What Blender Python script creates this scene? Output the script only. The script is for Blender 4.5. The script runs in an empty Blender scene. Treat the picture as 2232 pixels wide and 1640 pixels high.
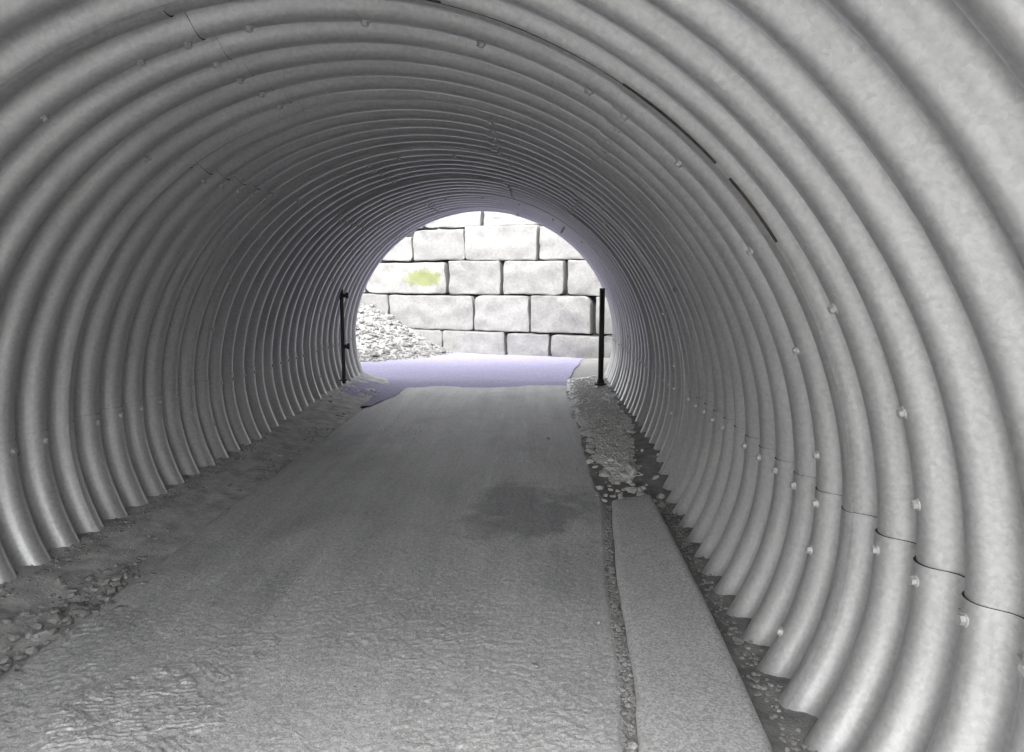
import bpy, bmesh, math, random
import numpy as np
from mathutils import Vector, Matrix, noise as mnoise

R = math.radians
scn = bpy.context.scene
COL = scn.collection
random.seed(7)
rng = np.random.default_rng(11)

# ------------------------------------------------------------------ camera
cam_d = bpy.data.cameras.new('camera')
cam_d.sensor_fit = 'HORIZONTAL'
cam_d.sensor_width = 36.0
cam_d.lens = 26.0
cam_d.clip_start = 0.05
cam_d.clip_end = 2000.0
cam = bpy.data.objects.new('camera', cam_d)
COL.objects.link(cam)
cam.location = (0.75, 0.0, 1.45)
cam.rotation_euler = (R(90 - 7.53), 0, R(1.90))
scn.camera = cam

# ------------------------------------------------------------------ sky, sun, exposure
SUN_EL, SUN_AZ = 46.0, 195.0          # azimuth measured from +Y towards +X
world = bpy.data.worlds.new('World')
scn.world = world
world.use_nodes = True
wn = world.node_tree
wn.nodes.clear()
sky = wn.nodes.new('ShaderNodeTexSky')
sky.sky_type = 'NISHITA'
sky.sun_disc = False
sky.sun_elevation = R(SUN_EL)
sky.sun_rotation = R(SUN_AZ)
sky.dust_density = 3.0
hs = wn.nodes.new('ShaderNodeHueSaturation')
hs.inputs['Saturation'].default_value = 0.10
bg = wn.nodes.new('ShaderNodeBackground')
bg.inputs['Strength'].default_value = 0.15
wo = wn.nodes.new('ShaderNodeOutputWorld')
wn.links.new(sky.outputs[0], hs.inputs['Color'])
wn.links.new(hs.outputs[0], bg.inputs['Color'])
wn.links.new(bg.outputs[0], wo.inputs['Surface'])

sun_d = bpy.data.lights.new('sun', 'SUN')
sun_d.energy = 0.5
sun_d.angle = R(28)
sun_d.color = (1.0, 0.985, 0.965)
sun = bpy.data.objects.new('sun', sun_d)
COL.objects.link(sun)
sd = Vector((math.sin(R(SUN_AZ)) * math.cos(R(SUN_EL)), math.cos(R(SUN_AZ)) * math.cos(R(SUN_EL)), math.sin(R(SUN_EL))))
sun.rotation_euler = sd.to_track_quat('Z', 'Y').to_euler()
sun.location = (0, 0, 30)

scn.view_settings.view_transform = 'Standard'
scn.view_settings.look = 'None'
scn.view_settings.exposure = 2.7
scn.view_settings.gamma = 1.0
scn.view_settings.use_curve_mapping = False
scn.cycles.max_bounces = 14
scn.cycles.diffuse_bounces = 10
scn.cycles.glossy_bounces = 6

# ------------------------------------------------------------------ helpers
def tag(o, label=None, cat=None, group=None, kind=None):
    if label: o['label'] = label
    if cat: o['category'] = cat
    if group: o['group'] = group
    if kind: o['kind'] = kind
    return o

def link(name, me, parent=None):
    o = bpy.data.objects.new(name, me)
    COL.objects.link(o)
    if parent is not None: o.parent = parent
    return o

def empty(name, loc=(0, 0, 0)):
    o = bpy.data.objects.new(name, None)
    COL.objects.link(o)
    o.location = loc
    o.empty_display_size = 0.2
    return o

def mesh_np(name, V, F, mats, smooth=True, midx=None):
    me = bpy.data.meshes.new(name)
    V = np.asarray(V, dtype=np.float32); F = np.asarray(F, dtype=np.int32)
    n, k = F.shape
    me.vertices.add(len(V)); me.vertices.foreach_set('co', V.ravel())
    me.loops.add(n * k); me.loops.foreach_set('vertex_index', F.ravel())
    me.polygons.add(n)
    me.polygons.foreach_set('loop_start', np.arange(n, dtype=np.int32) * k)
    me.polygons.foreach_set('loop_total', np.full(n, k, dtype=np.int32))
    me.polygons.foreach_set('use_smooth', np.full(n, smooth, dtype=bool))
    for m in mats: me.materials.append(m)
    if midx is not None: me.polygons.foreach_set('material_index', np.asarray(midx, dtype=np.int32))
    me.update(calc_edges=True)
    me.validate()
    return me

def grid_faces(nr, nc, base=0, flip=False):
    r = np.arange(nr - 1)[:, None]; c = np.arange(nc - 1)[None, :]
    a = base + r * nc + c
    f = np.stack([a, a + 1, a + nc + 1, a + nc], -1).reshape(-1, 4)
    return f[:, ::-1] if flip else f

def bm_obj(name, bm, mat, parent=None, smooth=False):
    me = bpy.data.meshes.new(name)
    bm.normal_update()
    bm.to_mesh(me); bm.free()
    for p in me.polygons: p.use_smooth = smooth
    me.materials.append(mat)
    return link(name, me, parent)

# value noise on the plane
def vnoise(x, y, seed=0):
    xi = np.floor(x).astype(np.int64); yi = np.floor(y).astype(np.int64)
    xf = x - xi; yf = y - yi
    def h(a, b):
        n = (a * 374761393 + b * 668265263 + seed * 1442695041) & 0x7fffffff
        n = ((n ^ (n >> 13)) * 1274126177) & 0x7fffffff
        return ((n ^ (n >> 16)) & 0xffff) / 65535.0
    u = xf * xf * (3 - 2 * xf); v = yf * yf * (3 - 2 * yf)
    return (h(xi, yi) * (1 - u) + h(xi + 1, yi) * u) * (1 - v) + (h(xi, yi + 1) * (1 - u) + h(xi + 1, yi + 1) * u) * v

def fbm(x, y, oct=4, seed=0):
    s = 0.0; a = 0.5; t = 0.0
    for i in range(oct):
        s = s + a * vnoise(x, y, seed + i * 17); t += a
        x = x * 2.03 + 7.1; y = y * 2.03 + 3.7; a *= 0.5
    return s / t

def sstep(a, b, x):
    t = np.clip((x - a) / (b - a), 0, 1)
    return t * t * (3 - 2 * t)

# ------------------------------------------------------------------ materials
def mat(name):
    m = bpy.data.materials.new(name)
    m.use_nodes = True
    nt = m.node_tree
    return m, nt, nt.nodes['Principled BSDF']

def N(nt, typ, **kw):
    n = nt.nodes.new(typ)
    for k, v in kw.items():
        if k in n.inputs: n.inputs[k].default_value = v
        else: setattr(n, k, v)
    return n

def coords(nt, obj=False):
    if obj:
        return N(nt, 'ShaderNodeTexCoord').outputs['Object']
    return N(nt, 'ShaderNodeNewGeometry').outputs['Position']

def nz(nt, co, scale, detail=4, rough=0.55, dist=0.0):
    n = N(nt, 'ShaderNodeTexNoise')
    n.inputs['Scale'].default_value = scale; n.inputs['Detail'].default_value = detail
    n.inputs['Roughness'].default_value = rough; n.inputs['Distortion'].default_value = dist
    nt.links.new(co, n.inputs['Vector'])
    return n.outputs[0]

def ramp(nt, fac, stops):
    r = N(nt, 'ShaderNodeValToRGB')
    el = r.color_ramp.elements
    while len(el) < len(stops): el.new(0.5)
    for e, (p, c) in zip(el, stops):
        e.position = p
        e.color = (c, c, c, 1) if isinstance(c, (int, float)) else (*c, 1)
    nt.links.new(fac, r.inputs[0])
    return r.outputs[0]

def mix(nt, fac, a, b, mode='MIX'):
    m = N(nt, 'ShaderNodeMix', data_type='RGBA', blend_type=mode)
    for sock, v in ((m.inputs[0], fac), (m.inputs[6], a), (m.inputs[7], b)):
        if isinstance(v, (int, float)): sock.default_value = v
        elif isinstance(v, tuple): sock.default_value = (*v, 1)
        else: nt.links.new(v, sock)
    return m.outputs[2]

def bump(nt, bsdf, h, strength, dist):
    b = N(nt, 'ShaderNodeBump')
    b.inputs['Strength'].default_value = strength; b.inputs['Distance'].default_value = dist
    nt.links.new(h, b.inputs['Height'])
    nt.links.new(b.outputs[0], bsdf.inputs['Normal'])

def vmul(nt, co, v):
    m = N(nt, 'ShaderNodeVectorMath', operation='MULTIPLY')
    nt.links.new(co, m.inputs[0]); m.inputs[1].default_value = v
    return m.outputs[0]

def steel():
    m, nt, b = mat('galvanised_steel')
    co = coords(nt)
    fine = nz(nt, co, 55, 3, 0.6)
    patch = nz(nt, co, 2.2, 6, 0.62, 0.4)
    streak = nz(nt, vmul(nt, co, (1.2, 9.0, 1.2)), 1.0, 4, 0.6)
    c = ramp(nt, patch, [(0.25, (0.36, 0.36, 0.36)), (0.75, (0.50, 0.50, 0.495))])
    c = mix(nt, 0.35, c, ramp(nt, streak, [(0.3, 0.30), (0.7, 0.56)]))
    c = mix(nt, 0.18, c, ramp(nt, fine, [(0.35, 0.3), (0.65, 0.72)]))
    vor = N(nt, 'ShaderNodeTexVoronoi'); vor.inputs['Scale'].default_value = 75
    nt.links.new(co, vor.inputs['Vector'])
    sep = N(nt, 'ShaderNodeSeparateColor'); nt.links.new(vor.outputs['Color'], sep.inputs[0])
    c = mix(nt, 0.14, c, ramp(nt, sep.outputs[0], [(0.0, 0.28), (1.0, 0.72)]))
    # grey run-off streaks down the sheet
    run = ramp(nt, nz(nt, vmul(nt, co, (0.5, 16.0, 0.5)), 1.0, 5, 0.7, 0.3), [(0.54, 0.0), (0.68, 1.0)])
    c = mix(nt, mix(nt, 1.0, run, (0.35, 0.35, 0.35), 'MULTIPLY'), c, (0.30, 0.295, 0.285))
    # chalky white-rust marks
    wr = ramp(nt, nz(nt, co, 6.5, 8, 0.75, 1.2), [(0.62, 0.0), (0.80, 1.0)])
    c = mix(nt, mix(nt, 1.0, wr, (0.30, 0.30, 0.30), 'MULTIPLY'), c, (0.68, 0.68, 0.67))
    nt.links.new(c, b.inputs['Base Color'])
    b.inputs['Metallic'].default_value = 0.55
    r = ramp(nt, patch, [(0.2, 0.26), (0.8, 0.39)])
    nt.links.new(r, b.inputs['Roughness'])
    bump(nt, b, nz(nt, co, 9, 3, 0.5), 0.05, 0.01)
    return m

def flat_mat(name, colr, rough=0.8, metallic=0.0, var=0.25, scale=20, bmp=0.0, bscale=60):
    m, nt, b = mat(name)
    co = coords(nt)
    n = nz(nt, co, scale, 5, 0.6)
    lo = tuple(c * (1 - var) for c in colr); hi = tuple(min(1, c * (1 + var)) for c in colr)
    nt.links.new(ramp(nt, n, [(0.3, lo), (0.7, hi)]), b.inputs['Base Color'])
    b.inputs['Roughness'].default_value = rough
    b.inputs['Metallic'].default_value = metallic
    if bmp: bump(nt, b, nz(nt, co, bscale, 6, 0.65), bmp, 0.01)
    return m

def concrete(name, lo, hi, damp_and_dark=True):
    m, nt, b = mat(name)
    co = coords(nt)
    big = nz(nt, co, 1.1, 6, 0.6, 0.5)
    med = nz(nt, co, 9, 6, 0.65)
    fine = nz(nt, co, 120, 3, 0.6)
    c = ramp(nt, big, [(0.3, lo * 0.86), (0.7, hi * 1.1)])
    c = mix(nt, 0.30, c, ramp(nt, med, [(0.3, lo * 0.75), (0.7, hi * 1.2)]))
    c = mix(nt, 0.42, c, ramp(nt, fine, [(0.3, lo * 0.55), (0.7, hi * 1.35)]))
    vor = N(nt, 'ShaderNodeTexVoronoi'); vor.inputs['Scale'].default_value = 130
    nt.links.new(co, vor.inputs['Vector'])
    sep = N(nt, 'ShaderNodeSeparateColor'); nt.links.new(vor.outputs['Color'], sep.inputs[0])
    c = mix(nt, 0.38, c, ramp(nt, sep.outputs[0], [(0.05, lo * 0.35), (0.5, (lo + hi) / 2), (0.95, hi * 1.6)]))
    speck = ramp(nt, nz(nt, co, 70, 2, 0.5), [(0.70, 0.0), (0.74, 1.0)])
    c = mix(nt, speck, c, (lo * 0.45, lo * 0.45, lo * 0.45))
    if damp_and_dark:
        tr = nz(nt, vmul(nt, co, (5.5, 0.35, 1.0)), 1.0, 5, 0.65, 0.3)
        c = mix(nt, 0.30, c, ramp(nt, tr, [(0.32, lo * 0.62), (0.68, hi * 1.15)]))
        dm = ramp(nt, nz(nt, vmul(nt, co, (1.0, 0.7, 1.0)), 1.3, 5, 0.6, 0.6), [(0.50, 0.0), (0.66, 1.0)])
        c = mix(nt, dm, c, mix(nt, 1.0, c, (0.80, 0.80, 0.81), 'MULTIPLY'))
        # one large darker patch on the right half of the path
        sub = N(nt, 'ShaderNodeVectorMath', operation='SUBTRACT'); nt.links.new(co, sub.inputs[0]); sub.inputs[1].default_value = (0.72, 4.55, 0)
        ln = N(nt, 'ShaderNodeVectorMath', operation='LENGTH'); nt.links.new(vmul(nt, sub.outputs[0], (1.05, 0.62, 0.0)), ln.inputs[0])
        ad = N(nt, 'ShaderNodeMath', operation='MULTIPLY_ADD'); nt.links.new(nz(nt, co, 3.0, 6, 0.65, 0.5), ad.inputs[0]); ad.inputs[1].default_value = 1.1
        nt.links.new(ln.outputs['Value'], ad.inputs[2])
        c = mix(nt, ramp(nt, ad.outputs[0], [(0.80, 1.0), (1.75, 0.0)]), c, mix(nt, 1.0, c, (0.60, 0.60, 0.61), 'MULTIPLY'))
    nt.links.new(c, b.inputs['Base Color'])
    b.inputs['Roughness'].default_value = 0.58
    bump(nt, b, nz(nt, co, 110, 6, 0.75), 0.8, 0.008)
    return m

def stone_mat(name, lo, hi, lichen=None):
    m, nt, b = mat(name)
    co = coords(nt)
    oi = N(nt, 'ShaderNodeObjectInfo').outputs['Random']
    big = nz(nt, co, 3.0, 7, 0.65, 0.4)
    med = nz(nt, co, 18, 6, 0.7)
    c = ramp(nt, big, [(0.3, lo), (0.72, hi)])
    c = mix(nt, 0.4, c, ramp(nt, med, [(0.3, tuple(v * 0.7 for v in lo)), (0.7, tuple(v * 1.2 for v in hi))]))
    tone = ramp(nt, oi, [(0.0, 0.82), (1.0, 1.0)])
    c = mix(nt, 1.0, c, tone, 'MULTIPLY')
    if lichen:
        tc = N(nt, 'ShaderNodeTexCoord').outputs['Object']
        sub = N(nt, 'ShaderNodeVectorMath', operation='SUBTRACT'); nt.links.new(tc, sub.inputs[0]); sub.inputs[1].default_value = lichen
        sc = vmul(nt, sub.outputs[0], (1.0, 0.0, 2.6))
        ln = N(nt, 'ShaderNodeVectorMath', operation='LENGTH'); nt.links.new(sc, ln.inputs[0])
        add = N(nt, 'ShaderNodeMath', operation='ADD'); nt.links.new(ln.outputs['Value'], add.inputs[0])
        nn = N(nt, 'ShaderNodeMath', operation='MULTIPLY'); nt.links.new(nz(nt, tc, 7, 6, 0.7), nn.inputs[0]); nn.inputs[1].default_value = 0.9
        nt.links.new(nn.outputs[0], add.inputs[1])
        msk = ramp(nt, add.outputs[0], [(0.76, 0.92), (0.94, 0.0)])
        c = mix(nt, msk, c, (0.16, 0.178, 0.070))
    nt.links.new(c, b.inputs['Base Color'])
    b.inputs['Roughness'].default_value = 0.9
    bump(nt, b, nz(nt, co, 26, 8, 0.72), 0.6, 0.02)
    return m

M_STEEL = steel()
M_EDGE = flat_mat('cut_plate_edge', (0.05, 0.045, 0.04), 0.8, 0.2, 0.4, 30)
M_BOLT = flat_mat('zinc_bolt', (0.46, 0.46, 0.455), 0.55, 0.4, 0.15, 60)
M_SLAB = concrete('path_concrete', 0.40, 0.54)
M_KERB = concrete('kerb_concrete', 0.40, 0.49, False)
M_DIRT = flat_mat('gutter_dirt', (0.19, 0.189, 0.187), 0.95, 0, 0.4, 9, 0.8, 70)
M_GUTTER = flat_mat('shoulder_dirt', (0.42, 0.417, 0.41), 0.95, 0, 0.35, 9, 0.8, 70)
M_PALE = flat_mat('pale_grit', (0.26, 0.257, 0.25), 0.95, 0, 0.25, 30, 0.8, 80)
M_VERGE = flat_mat('verge_grit', (0.64, 0.635, 0.62), 0.95, 0, 0.25, 30, 0.8, 80)
M_NEAR = flat_mat('approach_asphalt', (0.06, 0.06, 0.06), 0.9, 0, 0.25, 30, 0.5, 80)
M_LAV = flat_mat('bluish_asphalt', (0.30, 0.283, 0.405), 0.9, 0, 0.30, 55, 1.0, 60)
M_GROUND = flat_mat('ground_soil', (0.25, 0.247, 0.24), 0.95, 0, 0.3, 1.5)
M_BLACK = flat_mat('black_painted_steel', (0.012, 0.012, 0.013), 0.45, 0.3, 0.3, 30)
M_GAP = flat_mat('joint_soil', (0.03, 0.03, 0.029), 1.0, 0, 0.4, 12)
M_STONE = stone_mat('wall_stone', (0.20, 0.198, 0.192), (0.255, 0.253, 0.248))
M_STONE_G = stone_mat('grey_wall_stone', (0.20, 0.20, 0.20), (0.26, 0.26, 0.26))
M_LICHEN = stone_mat('lichen_stone', (0.20, 0.198, 0.19), (0.27, 0.267, 0.26), (1.38, 0.0, 0.30))
M_PEB = stone_mat('crushed_stone', (0.42, 0.415, 0.405), (0.60, 0.595, 0.58))
M_RUB = stone_mat('rubble_stone', (0.12, 0.118, 0.114), (0.29, 0.287, 0.28))
M_PEB_D = stone_mat('dark_crushed_stone', (0.18, 0.18, 0.175), (0.36, 0.355, 0.35))

# ------------------------------------------------------------------ tunnel section
TA, TT, TB, ZC = 1.827, 1.765, 1.50, 0.60     # half width, rise above and drop below the widest level
PITCH, DEPTH, CREST0 = 0.24, 0.070, 3.46
NEAR, FAR = -0.60, 10.44

def sect(th, off):
    c, s = np.cos(th), np.sin(th)
    b = np.where(s > 0, TT, TB)
    nx, nz_ = c / TA, s / b
    l = np.hypot(nx, nz_)
    return TA * c + off * nx / l, ZC + b * s + off * nz_ / l

def corr(y):
    c = np.cos(2 * np.pi * (y - CREST0) / PITCH)
    return DEPTH / 2 * (1 - np.tanh(1.1 * c) / math.tanh(1.1))

# terrain and embankment
def build_terrain():
    S = 700.0
    V = [(-S, -S, -0.14), (S, -S, -0.14), (S, S, -0.14), (-S, S, -0.14)]
    o = link('ground', mesh_np('ground', V, [(0, 1, 2, 3)], [M_GROUND], False))
    tag(o, kind='structure')
    # bank of earth the culvert runs through: top sheet and two faces with the arch cut out
    ths = np.linspace(R(-66), R(246), 105)
    x, z = sect(ths, 0.10)
    V, F = [], []
    W, ZT = 26.0, 3.1
    for y in (NEAR - 0.02, FAR + 0.02 - 0.10):
        b0 = len(V)
        for i in range(len(ths)):
            V.append((x[i], y, z[i]))
            dx, dz = x[i] - 0, z[i] - ZC
            t = min(W / max(abs(dx), 1e-6), (ZT - ZC) / dz if dz > 1e-6 else 1e9, (ZC + 0.14) / -dz if dz < -1e-6 else 1e9)
            V.append((dx * t, y, ZC + dz * t))
        for i in range(len(ths) - 1):
            F.append((b0 + 2 * i, b0 + 2 * i + 1, b0 + 2 * i + 3, b0 + 2 * i + 2))
    b0 = len(V)
    V += [(-W, NEAR - 0.02, ZT), (W, NEAR - 0.02, ZT), (W, FAR - 0.08, ZT), (-W, FAR - 0.08, ZT)]
    F.append((b0, b0 + 1, b0 + 2, b0 + 3))
    o = link('embankment', mesh_np('embankment', V, F, [M_GROUND], False))
    tag(o, kind='structure')
build_terrain()

# ------------------------------------------------------------------ culvert of bolted corrugated plates
def build_culvert():
    root = empty('culvert_tunnel', (0, 4.3, 0))
    tag(root, 'grey corrugated steel culvert tunnel arching over the concrete path', 'tunnel', kind='thing')
    laps = [NEAR] + [2.472 + 1.44 * k for k in range(0, 6)]
    laps = laps + [FAR]
    seamsA = [-62, 0, 54, 106.4, 180, 242]
    seamsB = [-62, 0, 74, 128, 180, 242]
    bme = bolt_mesh()
    far_bolts = []
    for k in range(len(laps) - 1):
        y0, y1 = laps[k], laps[k + 1]
        inner = (k % 2 == 1)                       # every other ring laps inside its neighbours
        e = 0.010 if inner else 0.0
        ya, yb = y0 - (e if k else 0), y1 + (e if k < len(laps) - 2 else 0)
        if not inner: ya, yb = (ya - 0.012 if k else ya), min(yb + 0.012, FAR)
        ny = max(8, int((yb - ya) / PITCH * 18))
        ys = np.linspace(ya, yb, ny)
        seams = seamsA if inner else seamsB
        ns = len(seams) - 1
        for j in range(ns):
            mid = (seams[j] + seams[j + 1]) / 2
            # lower plates lap inside the upper ones
            height = math.sin(R(mid))
            tier = 0 if height > 0.9 else (1 if height > 0.3 else 2)
            ins = tier * 0.005 + (0.009 if inner else 0)
            t0, t1 = R(seams[j]), R(seams[j + 1])
            lap = 0.035
            if mid < 88:  t1 += lap if j < ns - 1 else 0
            else:         t0 -= lap if j > 0 else 0
            if tier == 0: t0 -= 0.03; t1 += 0.03
            # neighbouring sheets never end on exactly the same line
            ya2, yb2 = ya + (0.0035 * j if k else 0), yb - (0.0035 * j if k < len(laps) - 2 else 0)
            ys = np.linspace(ya2, yb2, ny)
            nt_ = max(6, int(math.degrees(t1 - t0) / 2.0))
            ts = np.linspace(t0, t1, nt_)
            T, Y = np.meshgrid(ts, ys)
            # hand-made unevenness so that no ring is a perfect ellipse
            wob = 0.008 * (fbm(T * 2.3 + k * 5.1, Y * 1.3 + j * 3.3, 3, 5) - 0.5)
            off = corr(Y) - ins + wob
            X, Z = sect(T, off)
            V = np.stack([X, Y, Z], -1).reshape(-1, 3)
            F = grid_faces(ny, nt_)
            mi = np.zeros(len(F), int)
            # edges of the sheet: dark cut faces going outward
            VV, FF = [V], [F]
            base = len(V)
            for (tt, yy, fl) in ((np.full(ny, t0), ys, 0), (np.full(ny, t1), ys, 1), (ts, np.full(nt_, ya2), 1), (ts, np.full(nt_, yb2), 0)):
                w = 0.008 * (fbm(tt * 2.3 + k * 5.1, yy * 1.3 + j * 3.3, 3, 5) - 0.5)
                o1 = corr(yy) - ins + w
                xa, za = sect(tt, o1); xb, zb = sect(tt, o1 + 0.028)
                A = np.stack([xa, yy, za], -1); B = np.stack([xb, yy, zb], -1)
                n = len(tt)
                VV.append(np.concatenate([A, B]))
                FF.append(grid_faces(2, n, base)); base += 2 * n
                if len(tt) == nt_ and tt is ts:      # shade of an open lap painted on ring edges, only near the haunch
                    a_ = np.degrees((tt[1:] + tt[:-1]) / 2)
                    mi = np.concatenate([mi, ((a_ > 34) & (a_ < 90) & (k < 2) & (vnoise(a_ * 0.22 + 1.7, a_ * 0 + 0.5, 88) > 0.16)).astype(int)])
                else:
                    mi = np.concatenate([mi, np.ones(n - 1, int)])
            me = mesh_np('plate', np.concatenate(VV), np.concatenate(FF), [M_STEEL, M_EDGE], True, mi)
            me.transform(Matrix.Translation((0, -4.3, 0)))
            plate = link('plate', me, root)
            # bolts: two per corrugation along the lapped edge, and one row round the ring
            spots = []
            if tier > 0:
                edges = [(t1 if mid < 88 else t0, -1 if mid < 88 else 1)]
                for (te, sgn) in edges:
                    if (mid < 88 and j == ns - 1) or (mid >= 88 and j == 0): continue
                    m0 = math.ceil((y0 + 0.05 - CREST0) / (PITCH / 2)); m1 = math.floor((y1 - 0.05 - CREST0) / (PITCH / 2))
                    for q in range(m0, m1 + 1):
                        crest = (q % 2 == 0)
                        spots.append((te + sgn * (0.030 if crest else 0.055), CREST0 + q * PITCH / 2))
            if inner:
                yr = CREST0 + PITCH * math.ceil((y0 + 0.2 - CREST0) / PITCH)
                tq = R(-20 + 13.2 * 0.0)
                while tq < R(206):
                    if t0 < tq < t1 and abs(tq - t0) > 0.05 and abs(tq - t1) > 0.05: spots.append((tq, yr))
                    tq += R(13.2)
            if k == 0 and j == 1: spots += [(R(25.6), 2.26), (R(16.1), 2.02), (R(7.5), 2.02)]
            for (tb, y) in spots:
                if y < 1.2 or y > FAR - 0.1: continue
                px, pz = sect(tb, corr(np.float64(y)) - ins + 0.0005)
                px, pz = float(px), float(pz)
                if pz < 0.02: continue
                qx, qz = sect(tb, 1.0)
                nrm = Vector((float(qx) - px, 0, float(qz) - pz)).normalized() * -1
                rot = nrm.to_track_quat('Z', 'Y').to_matrix().to_4x4() @ Matrix.Rotation(random.uniform(0, 1), 4, 'Z')
                mw = Matrix.Translation((px, y - 4.3, pz)) @ rot
                if y < 5.4:
                    b = link('bolt', bme, plate); b.matrix_local = mw
                else:
                    far_bolts.append(mw)
    bm = bmesh.new()
    for mw in far_bolts:
        g = bmesh.ops.create_cone(bm, cap_ends=True, segments=6, radius1=0.015, radius2=0.013, depth=0.012)
        bmesh.ops.transform(bm, matrix=mw @ Matrix.Translation((0, 0, 0.008)), verts=g['verts'])
    o = bm_obj('bolt', bm, M_BOLT, root)
    tag(o, 'bolts of the far rings of the culvert', kind='stuff')

def bolt_mesh():
    bm = bmesh.new()
    g = bmesh.ops.create_cone(bm, cap_ends=True, segments=14, radius1=0.019, radius2=0.018, depth=0.004)
    bmesh.ops.translate(bm, vec=(0, 0, 0.002), verts=g['verts'])
    g = bmesh.ops.create_cone(bm, cap_ends=True, segments=6, radius1=0.0145, radius2=0.013, depth=0.012)
    bmesh.ops.translate(bm, vec=(0, 0, 0.010), verts=g['verts'])
    me = bpy.data.meshes.new('bolt'); bm.to_mesh(me); bm.free()
    me.materials.append(M_BOLT)
    return me

build_culvert()

# ------------------------------------------------------------------ floor
def kerb_left(y):
    return np.interp(y, [-2, 2.1, 2.6, 3.5, 4.75], [0.98, 1.07, 1.115, 1.15, 1.245])
def kerb_right(y):
    return np.interp(y, [-2, 2.1, 3.1, 4.86], [1.44, 1.485, 1.515, 1.525])

def slab_left(y):
    return -1.235 + 0.05 * (fbm(y * 1.7, y * 0 + 3.3, 4, 3) - 0.5)
def slab_right(y):
    a = kerb_left(y) - 0.020
    b = 1.20 + 0.10 * (fbm(y * 1.9, y * 0 + 9.1, 4, 8) - 0.5)
    t = sstep(4.7, 4.95, y)
    return a * (1 - t) + b * t

SEEDS = []
for i in range(-4, 5):
    for jj in range(2, 15):
        SEEDS.append((i * 0.36 + rng.uniform(-.17, .17), jj * 0.36 + 1.2 + rng.uniform(-.17, .17), rng.uniform(0, math.pi), rng.uniform(0.25, 1)))
SEEDS = [s for s in SEEDS if math.hypot(s[0] + 0.56, s[1] - 2.32) > 0.27]
SEEDS.append((-0.56, 2.32, R(100), 2.1))

def brushed(x, y):
    """Height of the trowel and broom marks: patches of parallel ridges, each patch in its own direction."""
    wx = x + 0.16 * (fbm(x * 3.1, y * 3.1, 3, 21) - 0.5); wy = y + 0.16 * (fbm(x * 3.1 + 9, y * 3.1, 3, 22) - 0.5)
    best = np.full(x.shape, 9e9); ang = np.zeros(x.shape); st = np.zeros(x.shape); second = np.full(x.shape, 9e9)
    for sx, sy, a, s in SEEDS:
        d = np.hypot(wx - sx, wy - sy)
        m = d < best
        second = np.where(m, best, np.minimum(second, d))
        ang = np.where(m, a, ang); st = np.where(m, s, st); best = np.where(m, d, best)
    edge = sstep(0.0, 0.08, second - best)
    s = x * np.cos(ang) + y * np.sin(ang)
    t = -x * np.sin(ang) + y * np.cos(ang)
    ph = s / 0.0205 + 3.4 * fbm(s * 5 + 3, t * 6, 4, 31) + 0.5 * vnoise(s * 40, t * 9, 5)
    ridge = (np.abs(np.mod(ph, 1) - 0.5) * 2) ** 1.3
    ridge *= 0.10 + 0.90 * vnoise(s * 17, t * 13, 9) + 0.3 * (vnoise(s * 60, t * 50, 19) - 0.5)
    rough = fbm(x * 52, y * 52, 2, 41) ** 1.4 * 1.2
    zone = sstep(0.95, 0.0, x - 0.25 * (y - 2.2)) * sstep(4.6, 2.6, y)
    zone = np.maximum(zone, 0.75 * sstep(3.1, 2.3, y) * sstep(-0.2, 0.7, x))
    zone *= sstep(0.25, 0.55, fbm(x * 1.6 + 4, y * 1.6, 3, 77) + 0.25 * (st - 0.4) + np.where((np.hypot(x + .56, y - 2.32) < .3), .4, 0))
    return zone * (0.0085 * st * ridge * edge) + 0.0042 * rough * (0.55 + 0.5 * zone) + 0.0045 * (vnoise(x * 80, y * 80, 55) - 0.5) * (0.6 + 0.5 * zone)

def build_path():
    ys = [NEAR]
    while ys[-1] < 10.25:
        y = ys[-1]
        ys.append(y + (0.05 if y < 1.7 else 0.0075 if y < 4.0 else min(0.04, 0.0075 + (y - 4.0) * 0.012)))
    ys = np.array(ys)
    nc = 331
    u = np.linspace(0, 1, nc)
    l, r = slab_left(ys), slab_right(ys)
    X = l[:, None] + (r - l)[:, None] * u[None, :]
    Y = np.repeat(ys[:, None], nc, 1)
    Z = brushed(X, Y) + 0.016 * (fbm(X * 1.3, Y * 1.1, 3, 61) - 0.5)
    em = np.minimum(u, 1 - u)[None, :] * (r - l)[:, None]
    Z -= 0.03 * (1 - sstep(0, 0.05, em)) * (0.6 + 0.4 * vnoise(Y * 9, X * 2, 3))
    Z -= 0.012
    V = np.stack([X, Y, Z], -1).reshape(-1, 3)
    F = grid_faces(len(ys), nc)
    # sides of the slab
    nr = len(ys); b = len(V)
    LS = V[0::nc].copy(); LS[:, 2] = -0.12
    RS = V[nc - 1::nc].copy(); RS[:, 2] = -0.12
    V = np.concatenate([V, LS, RS])
    i = np.arange(nr - 1)
    F = np.concatenate([F, np.stack([b + i, i * nc, (i + 1) * nc, b + i + 1], -1),
                        np.stack([i * nc + nc - 1, b + nr + i, b + nr + i + 1, (i + 1) * nc + nc - 1], -1)])
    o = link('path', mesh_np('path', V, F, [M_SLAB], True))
    tag(o, kind='structure')
    return o
path = build_path()

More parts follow.
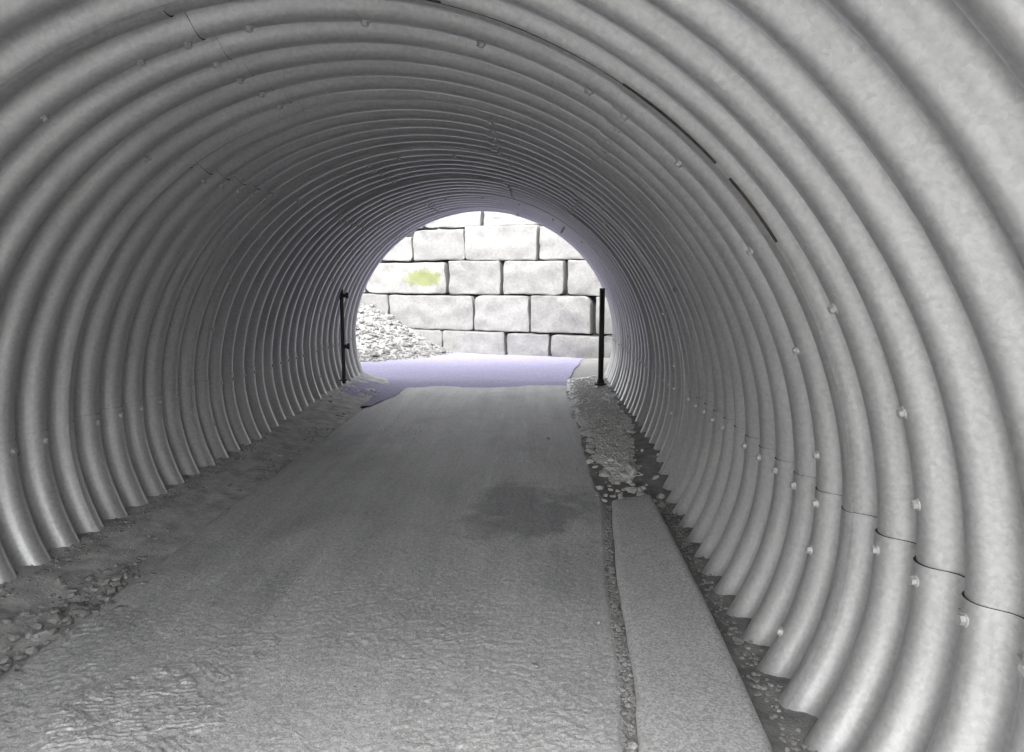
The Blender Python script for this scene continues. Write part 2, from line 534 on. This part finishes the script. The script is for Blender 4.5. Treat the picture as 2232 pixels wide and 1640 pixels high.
def dirt_z(x, y):
    near = np.interp(x, [-1.95, -1.70, -1.52, -1.33, -1.22, 1.10, 1.52, 1.60, 1.70, 1.95],
                     [0.085, 0.048, 0.022, -0.020, -0.034, -0.022, -0.062, -0.062, -0.045, 0.02])
    far = np.interp(x, [-1.95, -1.70, -1.52, -1.30, -1.18, 1.05, 1.22, 1.50, 1.70, 1.95],
                    [0.15, 0.10, 0.050, 0.0, -0.05, -0.06, 0.012, 0.050, 0.085, 0.13])
    t = np.where(x < 0, sstep(5.5, 9.0, y), sstep(4.8, 5.9, y))
    z = near * (1 - t) + far * t
    return z + 0.028 * (fbm(x * 7, y * 7, 4, 15) - 0.5) * np.where(np.abs(x) > 1.0, 1, 0) + 0.010 * (fbm(x * 40, y * 40, 2, 16) - .5)

def strip(name, x0, x1, y0, y1, m, step=0.025, zoff=0.0):
    nx = max(3, int((x1 - x0) / step)); ny = max(3, int((y1 - y0) / step))
    X, Y = np.meshgrid(np.linspace(x0, x1, nx), np.linspace(y0, y1, ny))
    Z = dirt_z(X, Y) + (0.030 * zoff(X, Y) - 0.012 if callable(zoff) else zoff)
    o = link(name, mesh_np(name, np.stack([X, Y, Z], -1).reshape(-1, 3), grid_faces(ny, nx), [m], True))
    tag(o, kind='structure')
    return o

gutter = strip('gutter', -1.93, -1.10, NEAR, FAR, M_GUTTER)
drain = strip('drain_channel', 0.90, 1.93, NEAR, FAR, M_DIRT)
def verge_mask(x, y):
    w = 0.10 + 0.14 * sstep(5.2, 8.2, y)
    c = 1.40 + 0.02 * np.sin(y * 2.1)
    m = sstep(w + 0.10, w - 0.06, np.abs(x - c) + 0.16 * (fbm(x * 6, y * 6, 4, 33) - 0.5))
    return m * sstep(4.75, 5.9, y + 0.8 * (fbm(x * 4, y * 4, 3, 35) - 0.5))
verge = strip('gravel_verge', 1.02, 1.80, 4.70, FAR, M_VERGE, 0.02, verge_mask)

def build_kerb():
    ys = np.concatenate([np.arange(NEAR, 4.6, 0.03), np.linspace(4.6, 4.86, 10)])
    prof = [(0, -0.10, 0), (0, 0.006, 0), (0.030, 0.020, 0)] + [(0.030 + 0.940 * q / 14, 0.024, 1) for q in range(1, 14)] + [(0.970, 0.020, 0), (1, 0.006, 0), (1, -0.10, 0)]
    V = []
    for y in ys:
        for (u, z, top) in prof:
            l, r = float(kerb_left(y)), float(kerb_right(y))
            # the far end is cut askew and worn
            yy = y - (1 - u) * 0.16 * float(sstep(4.3, 4.86, np.array(y)))
            x = l + (r - l) * u
            V.append((x + (0.012 * (float(fbm(np.array(y * 3.0), np.array(u * 3), 3, 4)) - 0.5) - 0.016 * (1 if u > .5 else -1) * max(0.0, float(fbm(np.array(y * 9.0), np.array(u * 3), 2, 6)) - 0.62)) * (0 if top else 1), yy, z - 0.012 * float(sstep(4.78, 4.86, np.array(y))) + 0.006 * (float(fbm(np.array(x * 5), np.array(y * 5), 3, 12)) - 0.5)))
    n = len(prof)
    F = grid_faces(len(ys), n)
    b = len(V); V = np.array(V)
    V = np.concatenate([V, [V[-n:, :].mean(0) * [1, 1, 0] + [0, 0, -0.1]]])
    last = b - n
    E = [(last + i, last + i + 1, b, b) for i in range(n - 1)]
    me = bpy.data.meshes.new('kerb')
    me.from_pydata([tuple(v) for v in V], [], [tuple(f) for f in F] + [(e[0], e[1], e[2]) for e in E])
    me.materials.append(M_KERB)
    for p in me.polygons: p.use_smooth = True
    o = link('kerb', me)
    tag(o, kind='structure')
build_kerb()

# pavement beyond the mouth, running up to the block wall
P0 = np.array([1.74, 13.3]); WD = np.array([0.9275, -0.3738]); WN = np.array([0.3738, 0.9275])   # wall line, its direction and its back
def wall_pt(u, d=0.0):
    return P0 + WD * u + WN * d

def build_pavement():
    rows = []
    ys = np.linspace(9.5, 14.9, 150)
    V = []; nx = 120
    for y in ys:
        xl = np.interp(y, [9.6, 10.4, 10.7, 16], [-1.30, -1.45, -3.2, -4.0]) + 0.06 * (float(fbm(np.array(y * 3), np.array(2.0), 3, 4)) - .5)
        xr = np.interp(y, [9.6, 10.4, 11.5, 13.5, 16], [1.20, 1.22, 1.30, 1.62, 1.62]) + 0.08 * (float(fbm(np.array(y * 3), np.array(7.0), 3, 5)) - .5)
        for i in range(nx):
            x = xl + (xr - xl) * i / (nx - 1)
            # stop at the wall face
            d = (np.array([x, y]) - P0) @ WN
            yy = y if d < 0.05 else y - (d - 0.05) / WN[1]
            V.append((x, yy, 0.012 - 0.034 * (1 - float(sstep(9.7, 10.35, np.array(yy)))) + 0.026 * (float(fbm(np.array(x * 2.2), np.array(yy * 2.2), 4, 9)) - .5)))
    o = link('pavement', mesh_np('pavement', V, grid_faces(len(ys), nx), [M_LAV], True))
    tag(o, kind='structure')
    # ragged added sheet: bluish skylight on the left shoulder put into its colour
    V = []; ys = np.linspace(8.3, 9.95, 60); nx = 30
    for y in ys:
        w = (0.62 * float(sstep(8.0, 9.3, np.array(y))) + 0.05) * (0.8 + 0.4 * float(fbm(np.array(y * 4), np.array(3.0), 3, 6)))
        for i in range(nx):
            x = -1.02 - 0.16 * (1 - float(sstep(8.1, 9.4, np.array(y)))) + 0.05 * float(fbm(np.array(y * 5), np.array(8.0), 3, 7)) - w * i / (nx - 1)
            V.append((x, y, max(float(dirt_z(np.array(x), np.array(y))) - 0.012 + 0.030 * float(fbm(np.array(x * 8), np.array(y * 6), 4, 47)) * float(sstep(8.2, 9.2, np.array(y))), (0.020 * float(fbm(np.array(x * 9), np.array(y * 7), 4, 44)) - 0.012 - 0.03 * max(0, x + 1.12)) if x > -1.26 else -1)))
    o = link('skylight_tint', mesh_np('skylight_tint', V, grid_faces(len(ys), nx, flip=True), [M_LAV], True))
    tag(o, kind='structure')
build_pavement()

def build_outside():
    # pale gravel ground between the embankment and the wall
    nx, ny = 150, 60
    X, Y = np.meshgrid(np.linspace(-12, 9, nx), np.linspace(FAR - 0.05, 18, ny))
    d = (X - P0[0]) * WN[0] + (Y - P0[1]) * WN[1]
    Y = np.where(d > 0.25, Y - (d - 0.25) / WN[1], Y)
    Z = -0.012 + 0.05 * sstep(1.3, 2.2, X) + 0.02 * (fbm(X * 2, Y * 2, 3, 2) - 0.5)
    o = link('gravel_ground', mesh_np('gravel_ground', np.stack([X, Y, Z], -1).reshape(-1, 3), grid_faces(ny, nx), [M_PALE], True))
    tag(o, kind='structure')
    # approach outside the near end
    X, Y = np.meshgrid(np.linspace(-8, 8, 30), np.linspace(-14, NEAR, 30))
    o = link('approach', mesh_np('approach', np.stack([X, Y, X * 0 - 0.02], -1).reshape(-1, 3), grid_faces(30, 30), [M_NEAR], True))
    tag(o, kind='structure')
build_outside()

# ------------------------------------------------------------------ wall of rough stone blocks
def block_mesh(w, h, dep, seed, corner):
    nx, nzz, ny = max(9, int(w / 0.07)), 8, 4
    if nx == nzz: nx += 1
    bm = bmesh.new()
    def cuts(n, length):
        e = [0.0, 0.012 / length, 0.03 / length]
        m = [e[2] + (1 - 2 * e[2]) * i / n for i in range(1, n)]
        return e + m + [1 - q for q in reversed(e)]
    sizes = {nx: w, nzz: h, ny: dep}
    def add_face(fn, na, nb):
        la, lb = cuts(na, sizes[na]), cuts(nb, sizes[nb])
        na, nb = len(la) - 1, len(lb) - 1
        vs = [[bm.verts.new(fn(la[i], lb[j])) for j in range(nb + 1)] for i in range(na + 1)]
        for i in range(na):
            for j in range(nb):
                bm.faces.new((vs[i][j], vs[i + 1][j], vs[i + 1][j + 1], vs[i][j + 1]))
    add_face(lambda a, b: (w * a, 0, h * b), nx, nzz)
    add_face(lambda a, b: (w * a, dep * b, h), nx, ny)
    add_face(lambda a, b: (0, dep * (1 - a), h * b), ny, nzz)
    add_face(lambda a, b: (w, dep * a, h * b), ny, nzz)
    add_face(lambda a, b: (w * a, dep * (1 - b), 0), nx, ny)
    bmesh.ops.remove_doubles(bm, verts=bm.verts, dist=1e-4)
    sv = Vector((seed * 3.7, seed * 1.3, seed * 2.1))
    rnd = random.Random(seed)
    rad = [rnd.choice((0.01, 0.03, 0.05, 0.11)) * corner for _ in range(4)]
    skew = [rnd.uniform(-0.022, 0.022) for _ in range(4)]
    for v in bm.verts:
        x, y, z = v.co
        fx, fz = x / w, z / h
        # four outer corners each rounded by its own radius
        ci = (0 if fx < .5 else 1) + (0 if fz < .5 else 2)
        r = rad[ci]
        cx = r if fx < .5 else w - r; cz = r if fz < .5 else h - r
        inx = (x < cx) if fx < .5 else (x > cx); inz = (z < cz) if fz < .5 else (z > cz)
        if inx and inz:
            dx, dz = x - cx, z - cz
            l = max(abs(dx), abs(dz)); q = math.hypot(dx, dz)
            if q > 1e-6: x, z = cx + dx / q * l, cz + dz / q * l
        # arris: front edges fall back
        ed = min(x, w - x, z, h - z)
        if y < 1e-4:
            y += 0.016 * max(0, 1 - ed / 0.013)
        p = Vector((x, y, z)) * 2.6 + sv
        n1 = mnoise.fractal(p * 1.6, 0.8, 2.0, 6)
        front = 1 if v.co.y < dep * 0.3 else 0.35
        y += -0.040 * n1 * front
        x += 0.016 * mnoise.noise(p * 1.4 + Vector((9, 0, 0))) + skew[0] * (fz - .5) + skew[1] * (fx - .5)
        z += 0.014 * mnoise.noise(p * 1.4 + Vector((0, 9, 0))) + skew[2] * (fx - .5)
        v.co = (x, y, z)
    bm.normal_update()
    bmesh.ops.recalc_face_normals(bm, faces=bm.faces)
    me = bpy.data.meshes.new('stone_block')
    bm.to_mesh(me); bm.free()
    for p in me.polygons: p.use_smooth = True
    return me

def build_wall():
    root = empty('block_wall', (P0[0], P0[1], 0))
    root.rotation_euler = (0, 0, math.atan2(WD[1], WD[0]))
    tag(root, 'pale retaining wall of large rough stone blocks beyond the tunnel mouth', 'wall', kind='thing')
    G = 0.0
    courses = [
        (-0.20, 0.435, [(-9.6, -8.1), (-8.05, -6.6), (-6.55, -5.45), (-5.41, -4.32), (-4.28, -3.07), (-3.03, -1.73), (-1.68, -0.84), (-0.79, 0.19), (0.24, 1.6), (1.65, 2.9), (2.95, 4.3), (4.35, 5.9)]),
        (0.455, 1.125, [(-9.2, -7.7), (-7.65, -6.4), (-6.35, -5.2), (-5.16, -4.34), (-4.29, -2.41), (-2.36, -1.26), (-1.21, -0.055), (0.055, 1.3), (1.35, 2.6), (2.65, 4.1), (4.15, 5.6)]),
        (1.145, 1.775, [(-9.4, -8.2), (-8.15, -6.7), (-6.65, -4.93), (-4.89, -3.015), (-2.94, -1.85), (-1.77, -0.575), (-0.505, 0.62), (0.67, 2.1), (2.15, 3.2), (3.25, 4.7), (4.75, 6.1)]),
        (1.795, 2.405, [(-9.0, -7.6), (-7.55, -6.1), (-6.05, -4.60), (-4.56, -3.795), (-3.755, -2.615), (-2.60, -1.125), (-1.07, 0.2), (0.25, 1.7), (1.75, 3.1), (3.15, 4.4), (4.45, 5.9)]),
        (2.425, 2.80, [(-9.3, -8.0), (-7.95, -6.5), (-6.45, -5.0), (-4.95, -3.6), (-3.56, -2.335), (-2.275, -1.0), (-0.96, 0.5), (0.55, 1.9), (1.95, 3.3), (3.35, 4.9), (4.95, 6.0)]),
    ]
    seed = 0
    for ci, (z0, z1, spans) in enumerate(courses):
        for (a, b) in spans:
            seed += 1
            rr = random.Random(seed + 100)
            top = z1 + rr.uniform(-0.02, 0.012)
            bot = z0 + rr.uniform(-0.006, 0.012)
            if ci == 3 and abs(a + 4.56) < .01: top = 2.27
            if ci == 3 and abs(a + 2.60) < .01: top = 2.43; 
            me = block_mesh(b - a, top - bot, 0.62, seed, 1.35 if ci in (1, 2) else 0.8)
            lich = (ci == 2 and abs(a + 4.89) < .01)
            me.materials.append(M_LICHEN if lich else M_STONE_G if ci == 4 else M_STONE)
            o = link('stone_block', me, root)
            o.location = (a, rr.uniform(-0.02, 0.02) + ci * 0.035 + (0.10 if ci == 4 else 0), bot)
            if lich:
                o['label'] = 'stone block with a yellow-green lichen patch'
                o.location = (a, ci * 0.035, bot)
    # dark packing soil seen in the open joints
    bm = bmesh.new()
    g = bmesh.ops.create_cube(bm, size=1.0)
    bmesh.ops.scale(bm, vec=(15.4, 0.4, 2.52), verts=g['verts'])
    bmesh.ops.translate(bm, vec=(-1.8, 0.45, 1.12), verts=g['verts'])
    bm_obj('backfill', bm, M_GAP, root)
build_wall()

# ------------------------------------------------------------------ loose stones
def stone_mesh(seed, sub=1):
    bm = bmesh.new()
    bmesh.ops.create_icosphere(bm, subdivisions=sub, radius=1.0)
    r = random.Random(seed)
    sx, sy, sz = r.uniform(.8, 1.25), r.uniform(.7, 1.05), r.uniform(.5, .8)
    for v in bm.verts:
        k = 1 + 0.34 * mnoise.noise(v.co * 1.3 + Vector((seed * 5.1, 0, 0))) + r.uniform(-.10, .10)
        v.co = Vector((v.co.x * sx * k, v.co.y * sy * k, v.co.z * sz * k))
    me = bpy.data.meshes.new('stone')
    bm.to_mesh(me); bm.free()
    return me

PROTO = [stone_mesh(i, 1) for i in range(8)]
for m_ in PROTO: m_.materials.append(M_PEB)
PROTO_R = [p.copy() for p in PROTO]
for m_ in PROTO_R: m_.materials.clear(); m_.materials.append(M_RUB)
PROTO_D = [p.copy() for p in PROTO]
for m_ in PROTO_D: m_.materials.clear(); m_.materials.append(M_PEB_D)
BIG_R = [stone_mesh(70 + i, 2) for i in range(5)]
for m_ in BIG_R: m_.materials.append(M_RUB)
BIG = [stone_mesh(50 + i, 2) for i in range(5)]
for m_ in BIG: m_.materials.append(M_PEB)

def put_stone(me, parent, x, y, z, s):
    o = link('stone', me, parent)
    o.location = (x, y, z)
    o.scale = (s * random.uniform(.85, 1.2), s * random.uniform(.85, 1.2), s)
    o.rotation_euler = (random.uniform(-.4, .4), random.uniform(-.4, .4), random.uniform(0, 6.3))
    return o

def gravel(name, pts, protos, parent, m, label):
    """Thousands of small stones joined into one mesh: pts = (x, y, z, size)."""
    base = []
    for p in protos:
        V = np.array([v.co[:] for v in p.vertices]); F = np.array([f.vertices[:] for f in p.polygons])
        base.append((V, F))
    VV, FF, b = [], [], 0
    for (x, y, z, s) in pts:
        V, F = base[random.randrange(len(base))]
        a = random.uniform(0, 6.3); c, sn = math.cos(a), math.sin(a)
        W = V * s
        W = np.stack([W[:, 0] * c - W[:, 1] * sn + x, W[:, 0] * sn + W[:, 1] * c + y, W[:, 2] + z], -1)
        VV.append(W); FF.append(F + b); b += len(V)
    o = link(name, mesh_np(name, np.concatenate(VV), np.concatenate(FF), [m], False), parent)
    tag(o, label, kind='stuff')
    return o

def build_stones():
    # grit and stones along the right verge
    pts = []
    for _ in range(2600):
        y = 4.95 + 5.4 * random.random() ** 0.9
        x = random.gauss(1.42, 0.15)
        if not 1.12 < x < 1.80: continue
        vm = float(verge_mask(np.array(x), np.array(y)))
        if random.random() > 0.12 + vm: continue
        pts.append((x, y, float(dirt_z(np.array(x), np.array(y))) + 0.030 * vm - 0.008, random.uniform(.006, .017)))
    gravel('gravel', pts, PROTO, verge, M_PEB, 'pale crushed gravel')
    for _ in range(130):
        y = 5.0 + 4.5 * random.random() ** 1.5; x = random.gauss(1.40, 0.14)
        if not 1.14 < x < 1.74: continue
        put_stone(random.choice(PROTO), verge, x, y, float(dirt_z(np.array(x), np.array(y))) + 0.008, random.choice((.016, .022, .028, .045)) * random.uniform(.8, 1.2))
    # left gutter: a broken line of stones against the slab edge, more under the plates
    pts = []
    for _ in range(3800):
        y = 2.0 + 7.5 * random.random() ** 2.2
        x = -1.30 + random.gauss(0, 0.07) if random.random() < 0.75 else random.uniform(-1.68, -1.25)
        if random.random() > float(sstep(0.30, 0.62, fbm(np.array(x * 3), np.array(y * 2.2), 3, 91))) * (1 if y < 3.7 else 0.3): continue
        pts.append((x, y, float(dirt_z(np.array(x), np.array(y))) + 0.003, random.uniform(.006, .016)))
    for _ in range(400):
        y = random.uniform(2.4, 6.5); x = random.gauss(-1.64, 0.05)
        pts.append((x, y, float(dirt_z(np.array(x), np.array(y))) + 0.003, random.uniform(.005, .013)))
    gravel('gravel', pts, PROTO, gutter, M_PEB_D, 'grey crushed gravel')
    for _ in range(110):
        y = random.uniform(2.1, 3.5); x = random.gauss(-1.27, 0.08)
        put_stone(random.choice(PROTO_D), gutter, x, y, float(dirt_z(np.array(x), np.array(y))) + 0.010, random.uniform(.014, .034))
    # crumbs at the foot of the right plates and in the drain channel
    pts = []
    for _ in range(420):
        y = random.uniform(2.0, 5.0); x = random.gauss(1.60, 0.03)
        pts.append((x, y, float(dirt_z(np.array(x), np.array(y))) + 0.003, random.uniform(.005, .013)))
    for _ in range(900):
        y = random.uniform(2.0, 4.7); x = float(kerb_left(y)) - 0.02 + random.gauss(-0.005, 0.014)
        pts.append((x, y, float(dirt_z(np.array(x), np.array(y))) + 0.002, random.uniform(.004, .012)))
    gravel('gravel', pts, PROTO, drain, M_PEB_D, 'grey grit')
    # few pebbles lying on the slab
    for (x, y, s) in ((0.75, 2.62, .016), (1.02, 2.98, .012), (1.06, 2.15, .020), (0.2, 3.3, .012), (-0.7, 3.1, .013), (0.55, 5.2, .016), (0.86, 6.6, .02), (-0.3, 4.4, .014)):
        put_stone(random.choice(PROTO_D), path, x, y, 0.004, s)
    # grit lying about on the path, and soil spilled round the end of the kerb
    pts = []
    for _ in range(2600):
        y = 2.0 + 6.0 * random.random() ** 2; x = random.uniform(-1.2, 1.05)
        if random.random() > 0.25 + 0.9 * float(sstep(0.45, 0.65, fbm(np.array(x * 2.2), np.array(y * 1.6), 3, 93))): continue
        pts.append((x, y, 0.001, random.uniform(.0015, .0048)))
    gravel('gravel', pts, PROTO_D, path, M_PEB_D, 'loose grit')
    for _ in range(26):
        x = random.uniform(1.16, 1.62); y = random.gauss(4.92, 0.09)
        put_stone(random.choice(PROTO), verge, x, y, float(dirt_z(np.array(x), np.array(y))) + 0.006, random.uniform(.012, .034))
    o = link('loose_stone', BIG[0].copy(), None)
    o.location = (1.46, 5.40, float(dirt_z(np.array(1.46), np.array(5.40))) + 0.040)
    o.scale = (0.042, 0.115, 0.060); o.rotation_euler = (0.1, 0.05, 0.12)
    tag(o, 'largest pale stone at the tip of the right gravel verge, just beyond the kerb end', 'stone')
build_stones()

def build_rubble():
    # bank of rubble piled against the left part of the wall
    cx, cy = -2.75, 12.9
    def hz(x, y):
        d = (x - P0[0]) * WN[0] + (y - P0[1]) * WN[1]        # negative in front of the wall
        u = (x - P0[0]) * WD[0] + (y - P0[1]) * WD[1]
        along = sstep(-2.45, -5.2, u)
        front = sstep(-2.3 - 0.35 * np.clip(-u - 3, 0, 3), -0.1, d)
        return 0.98 * along * front + 0.05 * (fbm(x * 3, y * 3, 3, 70) - 0.5) - 0.02
    nx, ny = 70, 60
    U, D = np.meshgrid(np.linspace(-9, -2.2, nx), np.linspace(-3.6, 0.05, ny))
    X = P0[0] + WD[0] * U + WN[0] * D; Y = P0[1] + WD[1] * U + WN[1] * D
    Y = np.maximum(Y, FAR + 0.05)
    Z = hz(X, Y)
    o = link('gravel_bank', mesh_np('gravel_bank', np.stack([X, Y, Z], -1).reshape(-1, 3), grid_faces(ny, nx), [M_PALE], True))
    tag(o, kind='structure')
    pts = []
    def pick():
        u = random.uniform(-6.0, -2.3); d = -random.uniform(0.02, 3.0)
        x = P0[0] + WD[0] * u + WN[0] * d; y = P0[1] + WD[1] * u + WN[1] * d
        return x, y
    while len(pts) < 2200:
        x, y = pick()
        if y < FAR + 0.1 or float(hz(np.array(x), np.array(y))) < 0.0: continue
        pts.append((x, y, float(hz(np.array(x), np.array(y))) + 0.006, random.uniform(.012, .036)))
    gravel('gravel', pts, PROTO, o, M_RUB, 'pale crushed gravel')
    n = 0
    while n < 150:
        x, y = pick()
        h = float(hz(np.array(x), np.array(y)))
        if y < FAR + 0.1 or h < 0.03: continue
        put_stone(random.choice(BIG_R if n % 3 == 0 else PROTO_R), o, x, y, h + 0.02, random.uniform(.035, .085)); n += 1
build_rubble()

# ------------------------------------------------------------------ gate posts at the far mouth
def cyl(bm, r, p0, p1, seg=16, r1=None):
    p0, p1 = Vector(p0), Vector(p1)
    d = p1 - p0
    g = bmesh.ops.create_cone(bm, cap_ends=True, segments=seg, radius1=r, radius2=r if r1 is None else r1, depth=d.length)
    bmesh.ops.transform(bm, matrix=Matrix.Translation((p0 + p1) / 2) @ d.to_track_quat('Z', 'Y').to_matrix().to_4x4(), verts=g['verts'])

def box(bm, c, s):
    g = bmesh.ops.create_cube(bm, size=1.0)
    bmesh.ops.scale(bm, vec=s, verts=g['verts']); bmesh.ops.translate(bm, vec=c, verts=g['verts'])
    es = list({e for v in g['verts'] for e in v.link_edges})
    bmesh.ops.bevel(bm, geom=es, offset=min(s) * 0.12, segments=1, affect='EDGES')

def build_posts():
    L = empty('gate_post', (-1.682, 9.2, 0.13))
    tag(L, 'thin black steel gate post with two hinge lugs on the left wall of the tunnel', 'gate post', 'black gate posts at the far mouth')
    top = 1.37 - 0.13
    bm = bmesh.new(); cyl(bm, 0.023, (0.0, 0, 0.0), (0.0, 0, top)); bm_obj('pole', bm, M_BLACK, L, False)
    bm = bmesh.new(); cyl(bm, 0.027, (0, 0, top + 0.0015), (0, 0, top + 0.016), 16, 0.018); bm_obj('cap', bm, M_BLACK, L)
    bm = bmesh.new(); box(bm, (0.0, 0, 0.045), (0.09, 0.09, 0.014)); bm_obj('base_plate', bm, M_BLACK, L)
    for z, w in ((1.235 - 0.13, 0.055), (0.60 - 0.13, 0.05)):
        bm = bmesh.new()
        box(bm, (0.043, -0.004, z), (0.052, 0.018, 0.05))
        cyl(bm, 0.017, (0.070, -0.004, z - 0.035), (0.070, -0.004, z + 0.04), 10)
        if z > 0.9: box(bm, (-0.055, 0, z + 0.004), (0.085, 0.022, 0.05))
        bm_obj('hinge', bm, M_BLACK, L)
    Rr = empty('gate_post', (1.563, 9.3, 0.10))
    tag(Rr, 'thicker black steel gate post with a round foot standing in the right gravel verge', 'gate post', 'black gate posts at the far mouth')
    top = 1.308 - 0.10
    bm = bmesh.new(); cyl(bm, 0.034, (0, 0, 0), (0.004, 0, top)); bm_obj('pole', bm, M_BLACK, Rr, True)
    bm = bmesh.new(); cyl(bm, 0.040, (0.004, 0, top + 0.0015), (0.004, 0, top + 0.02), 16, 0.03); bm_obj('cap', bm, M_BLACK, Rr)
    bm = bmesh.new(); cyl(bm, 0.075, (0, 0, 0.012), (0, 0, 0.032), 18); cyl(bm, 0.055, (0, 0, 0.033), (0, 0, 0.085), 18, 0.037); bm_obj('foot', bm, M_BLACK, Rr)
build_posts()
